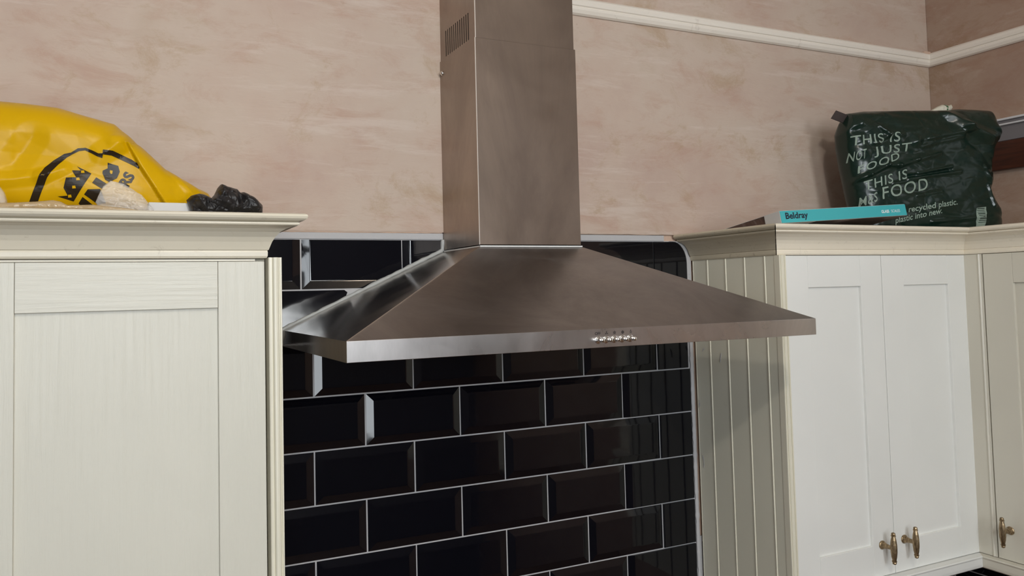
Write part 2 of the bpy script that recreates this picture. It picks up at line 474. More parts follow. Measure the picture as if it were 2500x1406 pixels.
# canopy: sloping pyramid skin
tz = .2790
def canopy():
    A = [(HXL, -.002, HZT), (HXL, -HD, HZT), (HXR, -HD, HZT), (HXR, -.002, HZT)]
    B = [(CXL - .002, -.002, tz), (CXL - .002, -CD - .002, tz), (CXR + .002, -CD - .002, tz), (CXR + .002, -.002, tz)]
    bm = bmesh.new(); a = [bm.verts.new(v) for v in A]; b = [bm.verts.new(v) for v in B]
    f = []
    for i in range(3): f.append(bm.faces.new((a[i], a[i+1], b[i+1], b[i])))
    bm.faces.new(b); bm.faces.new((a[3], a[0], b[0], b[3])); bm.faces.new(a[::-1])
    es = [e for e in bm.edges if len({v for v in e.verts} & {a[1], b[1]}) == 2 or len({v for v in e.verts} & {a[2], b[2]}) == 2]
    bmesh.ops.bevel(bm, geom=es, offset=.0018, segments=2, affect='EDGES', profile=.5)
    return from_bm('canopy', bm, [M_STEEL_C, M_STEEL_S], hood)
cn = canopy()
for p in cn.data.polygons:
    if abs(p.normal.x) > .3 and abs(p.normal.y) < .3: p.material_index = 1
# rim (vertical lip): four walls, open below
bm = bmesh.new()
addbox(bm, HXL, HXR, -HD, -HD + .0015, HZB, HZT, .0005)
rim = from_bm('front_rim', bm, M_LIP, hood)
box('side_rim', HXL, HXL + .0015, -HD + .0016, -.002, HZB, HZT - .0002, M_STEEL_S, hood)
box('side_rim', HXR - .0015, HXR, -HD + .0016, -.002, HZB, HZT - .0002, M_STEEL_S, hood)
box('underside_panel', HXL + .002, HXR - .002, -HD + .002, -.004, HZB + .008, HZB + .010, M_STEEL_H, hood)
for i in range(3):
    x0 = HXL + .05 + i*.265
    bm = bmesh.new()
    for j in range(15): addbox(bm, x0, x0 + .25, -.40 + j*.024, -.40 + j*.024 + .014, HZB + .004, HZB + .0085)
    from_bm('grease_filter', bm, M_STEEL_H, hood)
# collar plate at the canopy top
box('collar', CXL - .0005, CXR + .0014, -CD - .0036, -.003, tz, tz + .0024, mat('bright_collar', (238, 238, 236), .4), hood, .0003)
# lower duct cover
DT = .6790
def duct(name, xl, xr, d, z0, z1, m, slots=False):
    bm = bmesh.new(); t = .0012
    addbox(bm, xl, xr, -d, -d + t, z0, z1, .0005)
    addbox(bm, xr - t, xr, -d + t, -.001, z0, z1)
    if not slots: addbox(bm, xl, xl + t, -d + t, -.001, z0, z1)
    else:
        sz0, sz1, ya, yb, n = .6835, .7370, -.1480, -.0300, 12
        addbox(bm, xl, xl + t, -d + t, -.001, z0, sz0); addbox(bm, xl, xl + t, -d + t, -.001, sz1, z1)
        addbox(bm, xl, xl + t, -d + t, ya, sz0, sz1); addbox(bm, xl, xl + t, yb, -.001, sz0, sz1)
        p = (yb - ya)/(n - .55)
        for k in range(n-1): addbox(bm, xl, xl + t, ya + k*p + p*.42, ya + (k+1)*p, sz0, sz1)
    return from_bm(name, bm, m, hood)
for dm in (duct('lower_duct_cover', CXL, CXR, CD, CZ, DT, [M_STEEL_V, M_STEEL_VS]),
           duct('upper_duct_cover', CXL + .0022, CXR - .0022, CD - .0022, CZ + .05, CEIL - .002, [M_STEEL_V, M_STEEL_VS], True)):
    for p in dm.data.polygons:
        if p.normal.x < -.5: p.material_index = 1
box('dark_duct_core', CXL + .02, CXR - .02, -CD + .02, -.01, tz + .003, CEIL - .004, M_DARK, hood)  # near-black box paints in the dark interior behind the slots
box('folded_seam', CXL - .0007, CXL + .0008, -CD - .0007, -CD + .0008, CZ, DT, mat('seam_edge_highlight', (235, 228, 220), .3, .6), hood)  # pale strip paints the highlight along the folded edge
box('folded_seam', CXL + .0014, CXL + .0029, -CD + .0014, -CD + .0029, DT, CEIL - .004, bpy.data.materials['seam_edge_highlight'], hood)
bm = bmesh.new()
lathe(bm, [(0, .0050), (.0012, .0050), (.0035, .0038), (.0048, .0015)], Matrix.Translation((CXL, -.0150, .6520)) @ Matrix.Rotation(-math.pi/2, 4, 'Y'), 12)
from_bm('screw', bm, M_CHROME, hood, True)
# silicone along the wall joint
bead('sealant_line', [(HXL + .002, -.003, HZB + .002), (HXL - .001, -.003, HZT + .001), (CXL - .004, -.003, tz + .003), (CXL - .002, -.003, .3045)], .0042, M_SEAL, hood, 8, .45, 150, 1.0)
bead('sealant_line', [(CXR + .003, -.003, .300), (CXR + .004, -.003, tz + .002), (HXR, -.003, HZT + .002)], .0022, M_SEAL, hood, 6, .3, 60, .8)
# push buttons
def button_bm():
    bm = bmesh.new(); M = Matrix.Rotation(math.pi/2, 4, 'X')
    lathe(bm, [(0, .0062), (.0006, .0062), (.0010, .0056), (.0010, .0048), (.0022, .0047), (.0026, .0040), (.0030, .0031),
               (.0125, .0031), (.0133, .0034), (.0150, .0034), (.0157, .0030)], M, 20)
    return bm
bx = [.3522, .3672, .3827, .3982, .4137]
b0 = from_bm('push_button', button_bm(), M_CHROME, hood, False)
for v in b0.data.vertices: v.co += Vector((.385, 0, HZB))
b0.location = (bx[0] - .385, -HD, .0125)
for p in b0.data.polygons: p.use_smooth = True
for x in bx[1:]: dup(b0, (x - .385, -HD, .0125 - (0 if x > .36 else .0002)))
# printed marks over the buttons
def text_mesh(s, size, font_w=None, extrude=0, offset=0, spacing=1.0, align='LEFT'):
    cu = bpy.data.curves.new('t', 'FONT'); cu.body = s; cu.size = size; cu.extrude = extrude; cu.offset = offset
    cu.space_character = spacing; cu.align_x = align; cu.resolution_u = 4
    o = bpy.data.objects.new('t', cu); COL.objects.link(o)
    dg = bpy.context.evaluated_depsgraph_get(); dg.update()
    me = bpy.data.meshes.new_from_object(o.evaluated_get(dg))
    bpy.data.objects.remove(o); bpy.data.curves.remove(cu)
    return me
def mesh_bm(me):
    bm = bmesh.new(); bm.from_mesh(me); return bm
bm = mesh_bm(text_mesh('OFF', .0062, offset=.0001))
bm.transform(Matrix.Translation((.3462, -HD - .0003, .1213)) @ Matrix.Rotation(math.pi/2, 4, 'X'))
def disc(bm, x, z, r, y=-HD - .0003, n=10, a0=0):
    vs = [bm.verts.new((x + r*math.cos(a0 + 2*math.pi*k/n), y, z + r*math.sin(a0 + 2*math.pi*k/n))) for k in range(n)]; bm.faces.new(vs)
def ringb(bm, x, z, r0, r1, y=-HD - .0003, n=14):
    a = [bm.verts.new((x + r0*math.cos(2*math.pi*k/n), y, z + r0*math.sin(2*math.pi*k/n))) for k in range(n)]
    b = [bm.verts.new((x + r1*math.cos(2*math.pi*k/n), y, z + r1*math.sin(2*math.pi*k/n))) for k in range(n)]
    for k in range(n): bm.faces.new((a[k], a[(k+1) % n], b[(k+1) % n], b[k]))
for (x, nb) in ((.3684, 3), (.3838, 5), (.3997, 8)):
    z = .1236; disc(bm, x, z, .0009)
    for k in range(nb):
        a = math.pi/2 + 2*math.pi*k/nb; disc(bm, x + .0020*math.cos(a), z + .0020*math.sin(a), .0009 if nb < 8 else .0008, n=6)
ringb(bm, .4155, .1232, .0012, .0018); disc(bm, .4155, .1262, .0008)
from_bm('control_marks', bm, M_MARK, hood)

# ------------------------------------------------------------------ cornice profile
CP = [(0, 0), (.0022, .0008), (.0034, .0035), (.0036, .0090), (.0030, .0115), (.0048, .0125), (.0062, .0165), (.0090, .0240), (.0130, .0310),
      (.0190, .0378), (.0265, .0425), (.0350, .0452), (.0390, .0458), (.0415, .0463), (.0428, .0480), (.0424, .0502), (.0400, .0512),
      (.0440, .0518), (.0485, .0530), (.0518, .0555), (.0530, .0585), (.0520, .0612), (.0490, .0628), (.0200, .0630), (-.012, .0630), (-.012, 0)]
# left cabinet -------------------------------------------------------------
LD = -.330; LX0, LX1 = -.548, -.1232; ZC_L, ZC_R = .2515, .2570
cl = empty('cornice', (-.33, LD, ZC_L), 'cream cornice capping the single-door cabinet left of the hood', 'cornice')
cxe = -.1460
sweep('front_moulding', CP, [(LX0 - .10, LD), (cxe, LD)], [(0, -1), (1, -1)], ZC_L, M_CROWN, cl, smooth=False)
sweep('end_moulding', CP, [(cxe, LD), (cxe, -.003)], [(1, -1), (1, 0)], ZC_L, M_CROWN, cl)
def beaded_post(name, x0, x1, yf, z0, z1, m, parent, depth, mirror=False):
    w_ = x1 - x0
    pr = [(0, 0), (.0012, .0010), (.0040, .0010), (.0044, -.0012), (.0054, -.0012), (.0060, .0010), (.0078, .0030), (.0104, .0036), (.0130, .0030),
          (.0148, .0012), (.0152, -.0008), (.0162, -.0008), (.0166, .0012), (w_ - .0006, .0012), (w_, 0)]
    if mirror: pr = [(w_ - a, b) for a, b in reversed(pr)]
    poly = [(x0 + a, yf - b) for a, b in pr] + [(x1, yf + depth), (x0, yf + depth)]
    return extrude_xy(name, poly, z0, z1, m, parent)
def shaker(parent, x0, x1, z0, z1, y, st, rt, rb, ms, mr, th=.020, rec=.0065, hx=None, name='door'):
    """door mesh = recessed panel; stiles and rails are its sub-parts"""
    zc = (z0+z1)/2
    d = box(name, x0 + st - .004, x1 - st + .004, y + rec, y + th - .003, z0 + rb - .004, z1 - rt + .004, ms, parent)
    q = .0007
    for a, b in ((x0, x0 + st), (x1 - st, x1)): box('stile', a, b, y, y + th, z0, z1, ms, d, q)
    box('rail', x0 + st + .0004, x1 - st - .0004, y, y + th, z1 - rt, z1, mr, d, q)
    box('rail', x0 + st + .0004, x1 - st - .0004, y, y + th, z0, z0 + rb, mr, d, q)
    return d
lc = empty('wall_cabinet', (-.335, 0, -.456), 'cream single-door wall cabinet at the left edge, left of the hood', 'cabinet')
ZB = -.4566
box('carcass', LX0, -.1435, LD + .0205, -.003, ZB, ZC_L - .0005, M_CARC, lc)
box('top_rail', LX0, -.1600, LD + .003, LD + .020, .2478, ZC_L - .0008, M_CROWN, lc)
shaker(lc, -.5325, -.1470, ZB, .2470, LD, .0655, .0665, .0665, M_STILE, M_RAIL)
beaded_post('end_panel', -.1425, LX1, LD - .008, ZB - .070, .2525, M_BEAD, lc, LD*-1 + .008 - .004)

# right-hand cabinets -------------------------------------------------------
KX, KD, KC = .9208, .2760, 1.5320
rc = empty('wall_cabinet', (1.24, 0, -.456), 'two-door cream wall cabinet right of the hood, with boarded side', 'cabinet')
box('carcass', KX + .0105, KC + .0185, -KD + .0205, -.003, ZB, ZC_R - .0005, M_CARC, rc)
ys = [-.0050, -.0574, -.1185, -.1791, -.2394, -.2690]
def plank(y1, y0):
    """y1 nearer the wall; bead runs along the wall-side edge"""
    pr = [(y1 - .0002, .003), (y1 - .0004, .0012), (y1 - .0012, .0003), (y1 - .0024, 0), (y1 - .0036, .0003), (y1 - .0042, .0016), (y1 - .0050, .0012), (y1 - .0056, .0004), (y0 + .0008, .0004), (y0 + .0001, .0030)]
    poly = [(KX + b, a) for a, b in pr] + [(KX + .010, y0 + .0001), (KX + .010, y1 - .0002)]
    return extrude_xy('plank', poly, ZB - .070, ZC_R, M_PANEL, rc)
for a, b in zip(ys, ys[1:]):
    o = plank(a, b)
for y in ys[1:-1]:      # lighter rounded bead against each joint
    poly = [(KX + .0006, y - .0002), (KX - .0008, y - .0006), (KX - .0014, y - .0018), (KX - .0008, y - .0030), (KX + .0006, y - .0034)]
    extrude_xy('bead', poly, ZB - .070, ZC_R - .0004, M_BEAD, rc)
def smear(y, z, h, seed):
    rnd = random.Random(seed); V = []; F = []
    n = 9
    for i in range(n):
        t = i/(n-1); wd = .0016*math.sin(math.pi*t)**.7*(.5 + rnd.random()) + .0002; yc = y + .0022*math.sin(t*3 + seed)
        V += [(KX - .0002, yc - wd, z + h*(t-.5)), (KX - .0010, yc, z + h*(t-.5)), (KX - .0002, yc + wd, z + h*(t-.5))]
    for i in range(n-1):
        for j in range(2): F.append((i*3+j, i*3+j+1, i*3+j+4, i*3+j+3))
    return from_py('plaster_smear', V, F, M_GROUT, rc, True)
smear(-.094, .030, .022, 1); smear(-.034, .045, .010, 2); smear(-.012, -.085, .018, 3); smear(-.020, -.22, .030, 4)
beaded_post('corner_post', KX - .0005, KX + .0190, -KD - .0070, ZB - .070, ZC_R, M_BEAD, rc, .0140, True)
def handle(parent, base, axis):
    """bar handle: flared foot, neck and an upright spindle; axis = outward direction"""
    bm = bmesh.new(); ax = Vector(axis)
    rot = ax.to_track_quat('Z', 'Y').to_matrix().to_4x4(); b = Vector(base)
    lathe(bm, [(0, .0094), (.0022, .0097), (.0034, .0086), (.0060, .0072), (.0100, .0058), (.0160, .0048), (.0210, .0046), (.0290, .0054)], Matrix.Translation(b) @ rot, 18)
    c = b + ax*.0300
    h = .0345
    pr = [(-h, .0022), (-h + .0012, .0040), (-h + .0034, .0046), (-h + .0050, .0040), (-h + .0056, .0052), (-h + .0080, .0054), (-h + .0086, .0042),
          (-.018, .0060), (-.008, .0071), (0, .0073), (.008, .0071), (.018, .0060),
          (h - .0086, .0042), (h - .0080, .0054), (h - .0056, .0052), (h - .0050, .0040), (h - .0034, .0046), (h - .0012, .0040), (h, .0022)]
    lathe(bm, pr, Matrix.Translation(c), 10)
    o = from_bm('handle', bm, M_BRASS, parent)
    for p in o.data.polygons: p.use_smooth = False
    return o
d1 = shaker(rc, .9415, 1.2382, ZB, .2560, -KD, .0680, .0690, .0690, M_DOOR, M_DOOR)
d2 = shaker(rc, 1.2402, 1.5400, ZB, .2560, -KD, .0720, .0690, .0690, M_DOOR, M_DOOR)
handle(d1, (1.1985, -KD, -.3885), (0, -1, 0)); handle(d2, (1.2705, -KD, -.3865), (0, -1, 0))
# corner cabinet on the right wall
rr = empty('wall_cabinet', (RIGHT, -.6, -.456), 'cream wall cabinet on the right-hand wall, cut off by the right edge', 'cabinet')
box('carcass', KC + .0195, RIGHT - .001, -1.25, -KD + .0200, ZB, ZC_R - .0005, M_CARC, rr)
extrude_xy('filler_strip', [(KC + .019, -.2605), (KC, -.2605), (KC, -.3090), (KC - .0010, -.3100), (KC - .0022, -.3112), (KC - .0022, -.3128), (KC - .0008, -.3142),
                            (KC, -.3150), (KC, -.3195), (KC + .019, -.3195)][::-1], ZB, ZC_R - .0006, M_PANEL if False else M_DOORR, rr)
def side_door(y0, y1):
    st, rt = .0680, .0690; x = KC
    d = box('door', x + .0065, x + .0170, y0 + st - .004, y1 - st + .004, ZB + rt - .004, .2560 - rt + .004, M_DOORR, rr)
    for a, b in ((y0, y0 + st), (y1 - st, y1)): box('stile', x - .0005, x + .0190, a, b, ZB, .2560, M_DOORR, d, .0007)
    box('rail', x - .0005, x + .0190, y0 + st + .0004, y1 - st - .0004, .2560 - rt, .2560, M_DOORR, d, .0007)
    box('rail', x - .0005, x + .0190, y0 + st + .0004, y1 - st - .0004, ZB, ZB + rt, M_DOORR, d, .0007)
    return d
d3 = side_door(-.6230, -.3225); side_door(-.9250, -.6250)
handle(d3, (KC, -.3530, -.3870), (-1, 0, 0))
# cornice round the right-hand cabinets
cr = empty('cornice', (1.24, -KD, ZC_R), 'cream cornice wrapping the corner cabinets right of the hood', 'cornice')
g = .0013
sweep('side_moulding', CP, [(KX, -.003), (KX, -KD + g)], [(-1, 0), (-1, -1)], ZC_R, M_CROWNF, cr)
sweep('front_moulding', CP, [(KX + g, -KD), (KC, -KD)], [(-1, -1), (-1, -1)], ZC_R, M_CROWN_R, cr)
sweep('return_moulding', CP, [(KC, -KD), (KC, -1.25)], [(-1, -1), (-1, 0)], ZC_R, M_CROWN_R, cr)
# light pelmet
PP = [(-.015, 0), (.0195, 0), (.0215, -.0020), (.0205, -.0045), (.0190, -.0060), (.0195, -.0200), (.0188, -.0255), (.0155, -.0285), (.0110, -.0290), (-.004, -.0290), (-.004, -.0040), (-.015, -.004)]
pm = empty('light_pelmet', (1.24, -KD, ZB - .0012), 'cream pelmet moulding under the right-hand cabinets', 'pelmet')
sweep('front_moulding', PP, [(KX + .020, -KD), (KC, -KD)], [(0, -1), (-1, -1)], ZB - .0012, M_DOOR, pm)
sweep('return_moulding', PP, [(KC, -KD), (KC, -1.25)], [(-1, -1), (-1, 0)], ZB - .0012, M_DOORR, pm)

# ------------------------------------------------------------------ bits on the right wall
wb = empty('wooden_batten', (RIGHT, -.6, .48), 'dark brown wooden batten on the right wall behind the green bag', 'batten')
box('batten', RIGHT - .022, RIGHT - .002, -1.1, -.110, .4880, .5640, M_WOOD, wb, .002)
tr = empty('plastic_trunking', (RIGHT, -.6, .60), 'white ribbed plastic trim strip along the right wall above the wooden batten', 'trim strip')
box('backing', RIGHT - .016, RIGHT - .002, -1.1, -.150, .5655, .6060, M_GREYP, tr, .001)
box('lower_rib', RIGHT - .026, RIGHT - .002, -1.1, -.152, .6060, .6105, M_WHITE, tr, .001)
box('channel', RIGHT - .020, RIGHT - .002, -1.1, -.148, .6105, .6190, M_GREYP, tr, .001)
box('upper_rib', RIGHT - .028, RIGHT - .002, -1.1, -.146, .6190, .6245, M_WHITE, tr, .001)

# ------------------------------------------------------------------ crumpled plastic
def resample(P, n):
    L = [0]
    for a, b in zip(P, P[1:]): L.append(L[-1] + math.dist(a, b))
    out = []
    for i in range(n + 1):
        s = L[-1]*i/n; k = 0
        while k < len(P)-2 and s > L[k+1]: k += 1
        t = 0 if L[k+1] == L[k] else (s-L[k])/(L[k+1]-L[k]); out.append((P[k][0]+(P[k+1][0]-P[k][0])*t, P[k][1]+(P[k+1][1]-P[k][1])*t))
    return out
def segd(p, a, b):
    ax, az = a; bx, bz = b; dx, dz = bx-ax, bz-az; L = dx*dx+dz*dz
    t = max(0, min(1, ((p[0]-ax)*dx+(p[1]-az)*dz)/L)); q = (ax+dx*t, az+dz*t)
    s = dx*(p[1]-az) - dz*(p[0]-ax)
    return math.dist(p, q), s
def folds(x, z, seed, f, st=(1, 1)):
    """faceted crease pattern: ridges along cell borders, 0..1"""
    v = Vector((x*f*st[0] + seed, z*f*st[1], seed*1.7)); v += Vector((noise.noise(v*.7), noise.noise(v*.7 + Vector((9, 0, 0))), 0))*.6
    d, _ = noise.voronoi(v); return d[1] - d[0]
def coons_bag(name, bot, top, lef, rig, yb, thick, back, m, parent, disp, nu=150, nv=100, pw=3.0, wob=0.0):
    """closed bag: outline patch in x/z, blown out towards -y"""
    B, Tp = resample(bot, nu), resample(top, nu); Lf, Rg = resample(lef, nv), resample(rig, nv)
    V = []; idx = {}
    fr, bk = {}, {}
    for i in range(nu + 1):
        u = i/nu
        for j in range(nv + 1):
            v = j/nv
            x = (1-v)*B[i][0] + v*Tp[i][0] + (1-u)*Lf[j][0] + u*Rg[j][0] - ((1-u)*(1-v)*B[0][0] + u*(1-v)*B[nu][0] + (1-u)*v*Tp[0][0] + u*v*Tp[nu][0])
            z = (1-v)*B[i][1] + v*Tp[i][1] + (1-u)*Lf[j][1] + u*Rg[j][1] - ((1-u)*(1-v)*B[0][1] + u*(1-v)*B[nu][1] + (1-u)*v*Tp[0][1] + u*v*Tp[nu][1])
            e = max(0, 1-abs(2*u-1)**pw)**.5 * max(0, 1-abs(2*v-1)**pw)**.5
            y0 = yb + wob*noise.noise(Vector((x*9, z*9, 4)))
            fr[i, j] = len(V); V.append((x, y0 - thick*e - disp(x, z, u, v)*min(1, e*2.2), z))
            if 0 < i < nu and 0 < j < nv and i % 3 == 0 and j % 3 == 0: pass
    F = []
    for i in range(nu):
        for j in range(nv): F.append((fr[i, j], fr[i+1, j], fr[i+1, j+1], fr[i, j+1]))
    # coarse back
    nb = 0
    for i in range(nu + 1):
        for j in range(nv + 1):
            if i in (0, nu) or j in (0, nv): bk[i, j] = fr[i, j]; continue
            x, _, z = V[fr[i, j]]; u, v = i/nu, j/nv
            e = max(0, 1-abs(2*u-1)**2.5)**.5 * max(0, 1-abs(2*v-1)**2.5)**.5
            bk[i, j] = len(V); V.append((x, yb + back*e, z))
    for i in range(nu):
        for j in range(nv): F.append((bk[i, j], bk[i, j+1], bk[i+1, j+1], bk[i+1, j]))
    me = bpy.data.meshes.new(name); me.from_pydata(V, [], F); me.validate(); me.update()
    o = link(name, me, m, parent, True)
    tree = BVHTree.FromPolygons([Vector(v) for v in V], F)
    return o, tree
def drape(bm, tree, off=.0006, step=.004, ydir=1):
    """cut flat artwork (in x/z, y=0) finely and lay it on the bag"""
    xs = [v.co.x for v in bm.verts]; zs = [v.co.z for v in bm.verts]
    k = min(xs) + step
    while k < max(xs):
        bmesh.ops.bisect_plane(bm, geom=bm.verts[:] + bm.edges[:] + bm.faces[:], plane_co=(k, 0, 0), plane_no=(1, 0, 0)); k += step
    k = min(zs) + step
    while k < max(zs):
        bmesh.ops.bisect_plane(bm, geom=bm.verts[:] + bm.edges[:] + bm.faces[:], plane_co=(0, 0, k), plane_no=(0, 0, 1)); k += step
    bad = []
    for v in bm.verts:
        h = tree.ray_cast(Vector((v.co.x, -3, v.co.z)), Vector((0, 1, 0)))
        if h[0] is None: bad.append(v)
        else: v.co = Vector((v.co.x, h[0].y - off, v.co.z))
    if bad: bmesh.ops.delete(bm, geom=bad, context='VERTS')
    return bm
def poly2(bm, P): 
    vs = [bm.verts.new((x, 0, z)) for x, z in P]; f = bm.faces.new(vs); bmesh.ops.triangulate(bm, faces=[f])
def band(bm, P, W):
    L = []; R = []
    for i, p in enumerate(P):
        a = P[max(0, i-1)]; b = P[min(len(P)-1, i+1)]; dx, dz = b[0]-a[0], b[1]-a[1]; q = math.hypot(dx, dz)
        n = (-dz/q, dx/q); w_ = W[i]/2
        L.append(bm.verts.new((p[0]+n[0]*w_, 0, p[1]+n[1]*w_))); R.append(bm.verts.new((p[0]-n[0]*w_, 0, p[1]-n[1]*w_)))
    for i in range(len(P)-1): bm.faces.new((L[i], R[i], R[i+1], L[i+1]))

# ---- yellow bag on the left cabinet
TL = ZC_L + .0632       # top of the left cornice / cabinet
box('top_board', LX0, -.150, LD + .004, -.004, TL - .012, TL - .0004, M_CARC, lc)
yb_ = empty('carrier_bag', (-.38, -.19, TL), 'big yellow plastic carrier bag with black print on the left cabinet', 'bag')
YT = [(-.80, .430), (-.70, .462), (-.62, .476), (-.5595, .484), (-.4992, .4875), (-.4679, .4865), (-.4224, .4833), (-.3921, .4749), (-.3469, .4635), (-.3267, .4456), (-.3063, .4262), (-.2766, .3972), (-.2525, .3831), (-.2279, .3695), (-.2124, .3631), (-.2049, .3543)]
YC = [(-.3331, .4274), (-.3150, .3912), (-.2808, .3361), (-.2700, .3150)]
def ydisp(x, z, u, v):
    h = .0050*folds(x, z, 3, 11, (1, 1.3)) + .0018*folds(x, z, 8, 34, (1, 1.6))*max(0, min(1, (x+.34)/.1)) + .003*noise.noise(Vector((x*14, z*14, 2)))
    # turned-over flap on the right, raised with a sharp edge
    best = None
    for a, b in zip(YC, YC[1:]):
        d, s = segd((x, z), a, b)
        if best is None or d < best[0]: best = (d, s)
    if best[1] > 0 and z < .4274: h += .013*math.exp(-best[0]/.05)*min(1, best[0]/.003)
    for a, b, am, wd in (((-.4911, .3643), (-.4415, .3720), .005, .012), ((-.4415, .3720), (-.4135, .3837), .006, .012), ((-.4518, .4296), (-.4765, .3878), -.005, .022),
                         ((-.3635, .4082), (-.3419, .4244), .006, .018), ((-.3419, .4244), (-.3309, .4373), .006, .016), ((-.352, .4345), (-.3300, .4375), .005, .014),
                         ((-.40, .372), (-.32, .338), .003, .02), ((-.50, .405), (-.40, .4020), -.004, .03), ((-.27, .40), (-.232, .345), .005, .010), ((-.245, .378), (-.215, .345), .004, .007)):
        d, s = segd((x, z), a, b); h += am*max(0, 1-d/wd)
    return h
YB = [(-.80, TL), (-.62, TL), (-.40, TL), (-.2049, TL)]
bag, ytree = coons_bag('bag_body', YB, YT, [(-.80, TL), (-.80, .430)], [(-.2049, TL), (-.2040, .335), (-.2049, .3543)], -.190, .070, .12, M_YELLOW, yb_, ydisp, 230, 90, 4)
bm = bmesh.new()
band(bm, [(-.4580, .3190), (-.4534, .3305), (-.4452, .3536), (-.4383, .3715), (-.4329, .3814), (-.4229, .3926), (-.4112, .4030), (-.4033, .4065), (-.3945, .4124), (-.3857, .4138), (-.3777, .4102), (-.3696, .4056), (-.3631, .4046)],
     [.0100, .0100, .0100, .0100, .0105, .0085, .0060, .0030, .0042, .0038, .0042, .0045, .0070])
band(bm, [(-.3631, .4100), (-.3508, .4093), (-.3384, .4045), (-.3259, .3986), (-.3192, .3948), (-.3145, .3895)], [.0070, .0070, .0072, .0070, .0060, .0020])
poly2(bm, [(-.3965, .3884), (-.3777, .3784), (-.4008, .3380), (-.4212, .3444), (-.4083, .3459), (-.4134, .3564), (-.4024, .3586), (-.4103, .3710), (-.3973, .3718), (-.4028, .3819), (-.3913, .3824)])
poly2(bm, [(-.3566, .3953), (-.3426, .3914), (-.3405, .3828), (-.3442, .3734), (-.3541, .3667), (-.3598, .3701), (-.3635, .3799), (-.3631, .3836), (-.3566, .3871), (-.3561, .3903)])
poly2(bm, [(-.3716, .3732), (-.3570, .3638), (-.3639, .3563), (-.3769, .3649)])
poly2(bm, [(-.3825, .3552), (-.3663, .3562), (-.3680, .3462), (-.3590, .3365), (-.3696, .3348), (-.3873, .3479)])
poly2(bm, [(-.3893, .3445), (-.3752, .3333), (-.3889, .3300), (-.3946, .3355)])
drape(bm, ytree, .0007, .003)
from_bm('printed_emblem', bm, M_INK, yb_)
bm = mesh_bm(text_mesh('RS', .0200, offset=.0009))
bm.transform(Matrix.Translation((-.3300, .0, .3590)) @ Matrix.Rotation(-math.radians(63), 4, 'Y') @ Matrix.Rotation(math.pi/2, 4, 'X'))
drape(bm, ytree, .0007, .003)
from_bm('printed_letters', bm, M_INK, yb_)
for k, (x, z) in enumerate(((-.3890, .3805), (-.3950, .3694), (-.4002, .3578), (-.4056, .3452))):
    bm = bmesh.new(); r = .0021; poly2(bm, [(x-r, z-r), (x+r*1.2, z-r*.8), (x+r*.8, z+r), (x-r, z+r*.8)])
    drape(bm, ytree, .0012, .004); from_bm('emblem_gap', bm, M_YELLOW, yb_)
bm = bmesh.new(); poly2(bm, [(-.3535, .3845), (-.3500, .3840), (-.3505, .3795), (-.3525, .3790), (-.3538, .3815)])
drape(bm, ytree, .0012, .004); from_bm('emblem_gap', bm, M_YELLOW, yb_)

# ---- clear bag, cloudy sheet, white slab, black bag
def small_bag(name, top, x0, x1, zb, yb, th, back, m, parent, amp, f, seed, nu=70, nv=40, st=(1, 1)):
    o, t = coons_bag(name, [(x0, zb), (x1, zb)], top, [(x0, zb), top[0]], [(x1, zb), top[-1]], yb, th, back, m, parent,
                     lambda x, z, u, v: amp*folds(x, z, seed, f, st) + amp*.5*folds(x, z, seed + 5, f*2.6, st), nu, nv, 3)
    return o, t
cb = empty('clear_bag', (-.33, -.29, TL), 'crumpled clear plastic bag in front of the yellow bag', 'bag')
small_bag('bag_body', [(-.372, .3300), (-.3658, .3463), (-.3622, .3534), (-.3528, .3612), (-.3370, .3577), (-.3130, .3421), (-.2985, .3236), (-.2950, TL + .001)], -.362, -.294, TL, -.318, .004, .012, M_CLEAR, cb, .010, 40, 2, 100, 70, st=(1, 1.5))
cb2 = empty('clear_bag', (-.50, -.29, TL), 'scrap of clear plastic at the extreme left edge of the cabinet top', 'bag')
small_bag('bag_body', [(-.540, .335), (-.5030, .3475), (-.4846, .3482), (-.4790, .3402), (-.4761, .3294), (-.4765, .3180)], -.540, -.4765, TL, -.320, .012, .012, M_CLEAR, cb2, .006, 40, 6, 50, 30)
ts = empty('plastic_sheet', (-.42, -.33, TL), 'low cloudy tan plastic sheet lying along the left cornice', 'plastic sheet')
small_bag('sheet', [(-.54, .3200), (-.5004, .3222), (-.4640, .3247), (-.4407, .3265), (-.4217, .3290), (-.4121, .3270), (-.4048, .3225), (-.3729, .3238), (-.3376, .3208), (-.3066, .3160)], -.54, -.3066, TL, -.345, .010, .02, M_TAN, ts, .003, 30, 11, 120, 16)
ws = empty('white_slab', (-.27, -.27, TL), 'flat white slab lying between the yellow bag and the black bag', 'slab')
box('slab', -.3035, -.2300, -.300, -.262, TL + .0002, .3345, M_CARD, ws, .001)
bb = empty('bin_bag', (-.20, -.31, TL), 'small crumpled black bin bag on the left cornice', 'bag')
def bdisp(x, z, u, v):
    h = .010*folds(x, z, 14, 42) + .004*folds(x, z, 20, 110)
    for a, b, am, wd in (((-.2410, .3440), (-.2240, .318), .006, .007), ((-.2150, .3380), (-.1950, .330), .007, .008), ((-.2050, .3600), (-.2000, .335), .006, .008),
                         ((-.1830, .3520), (-.176, .333), -.007, .008), ((-.176, .333), (-.199, .319), .006, .006), ((-.1600, .3440), (-.1520, .325), .006, .007)):
        d, s = segd((x, z), a, b); h += am*max(0, 1-d/wd)
    return h
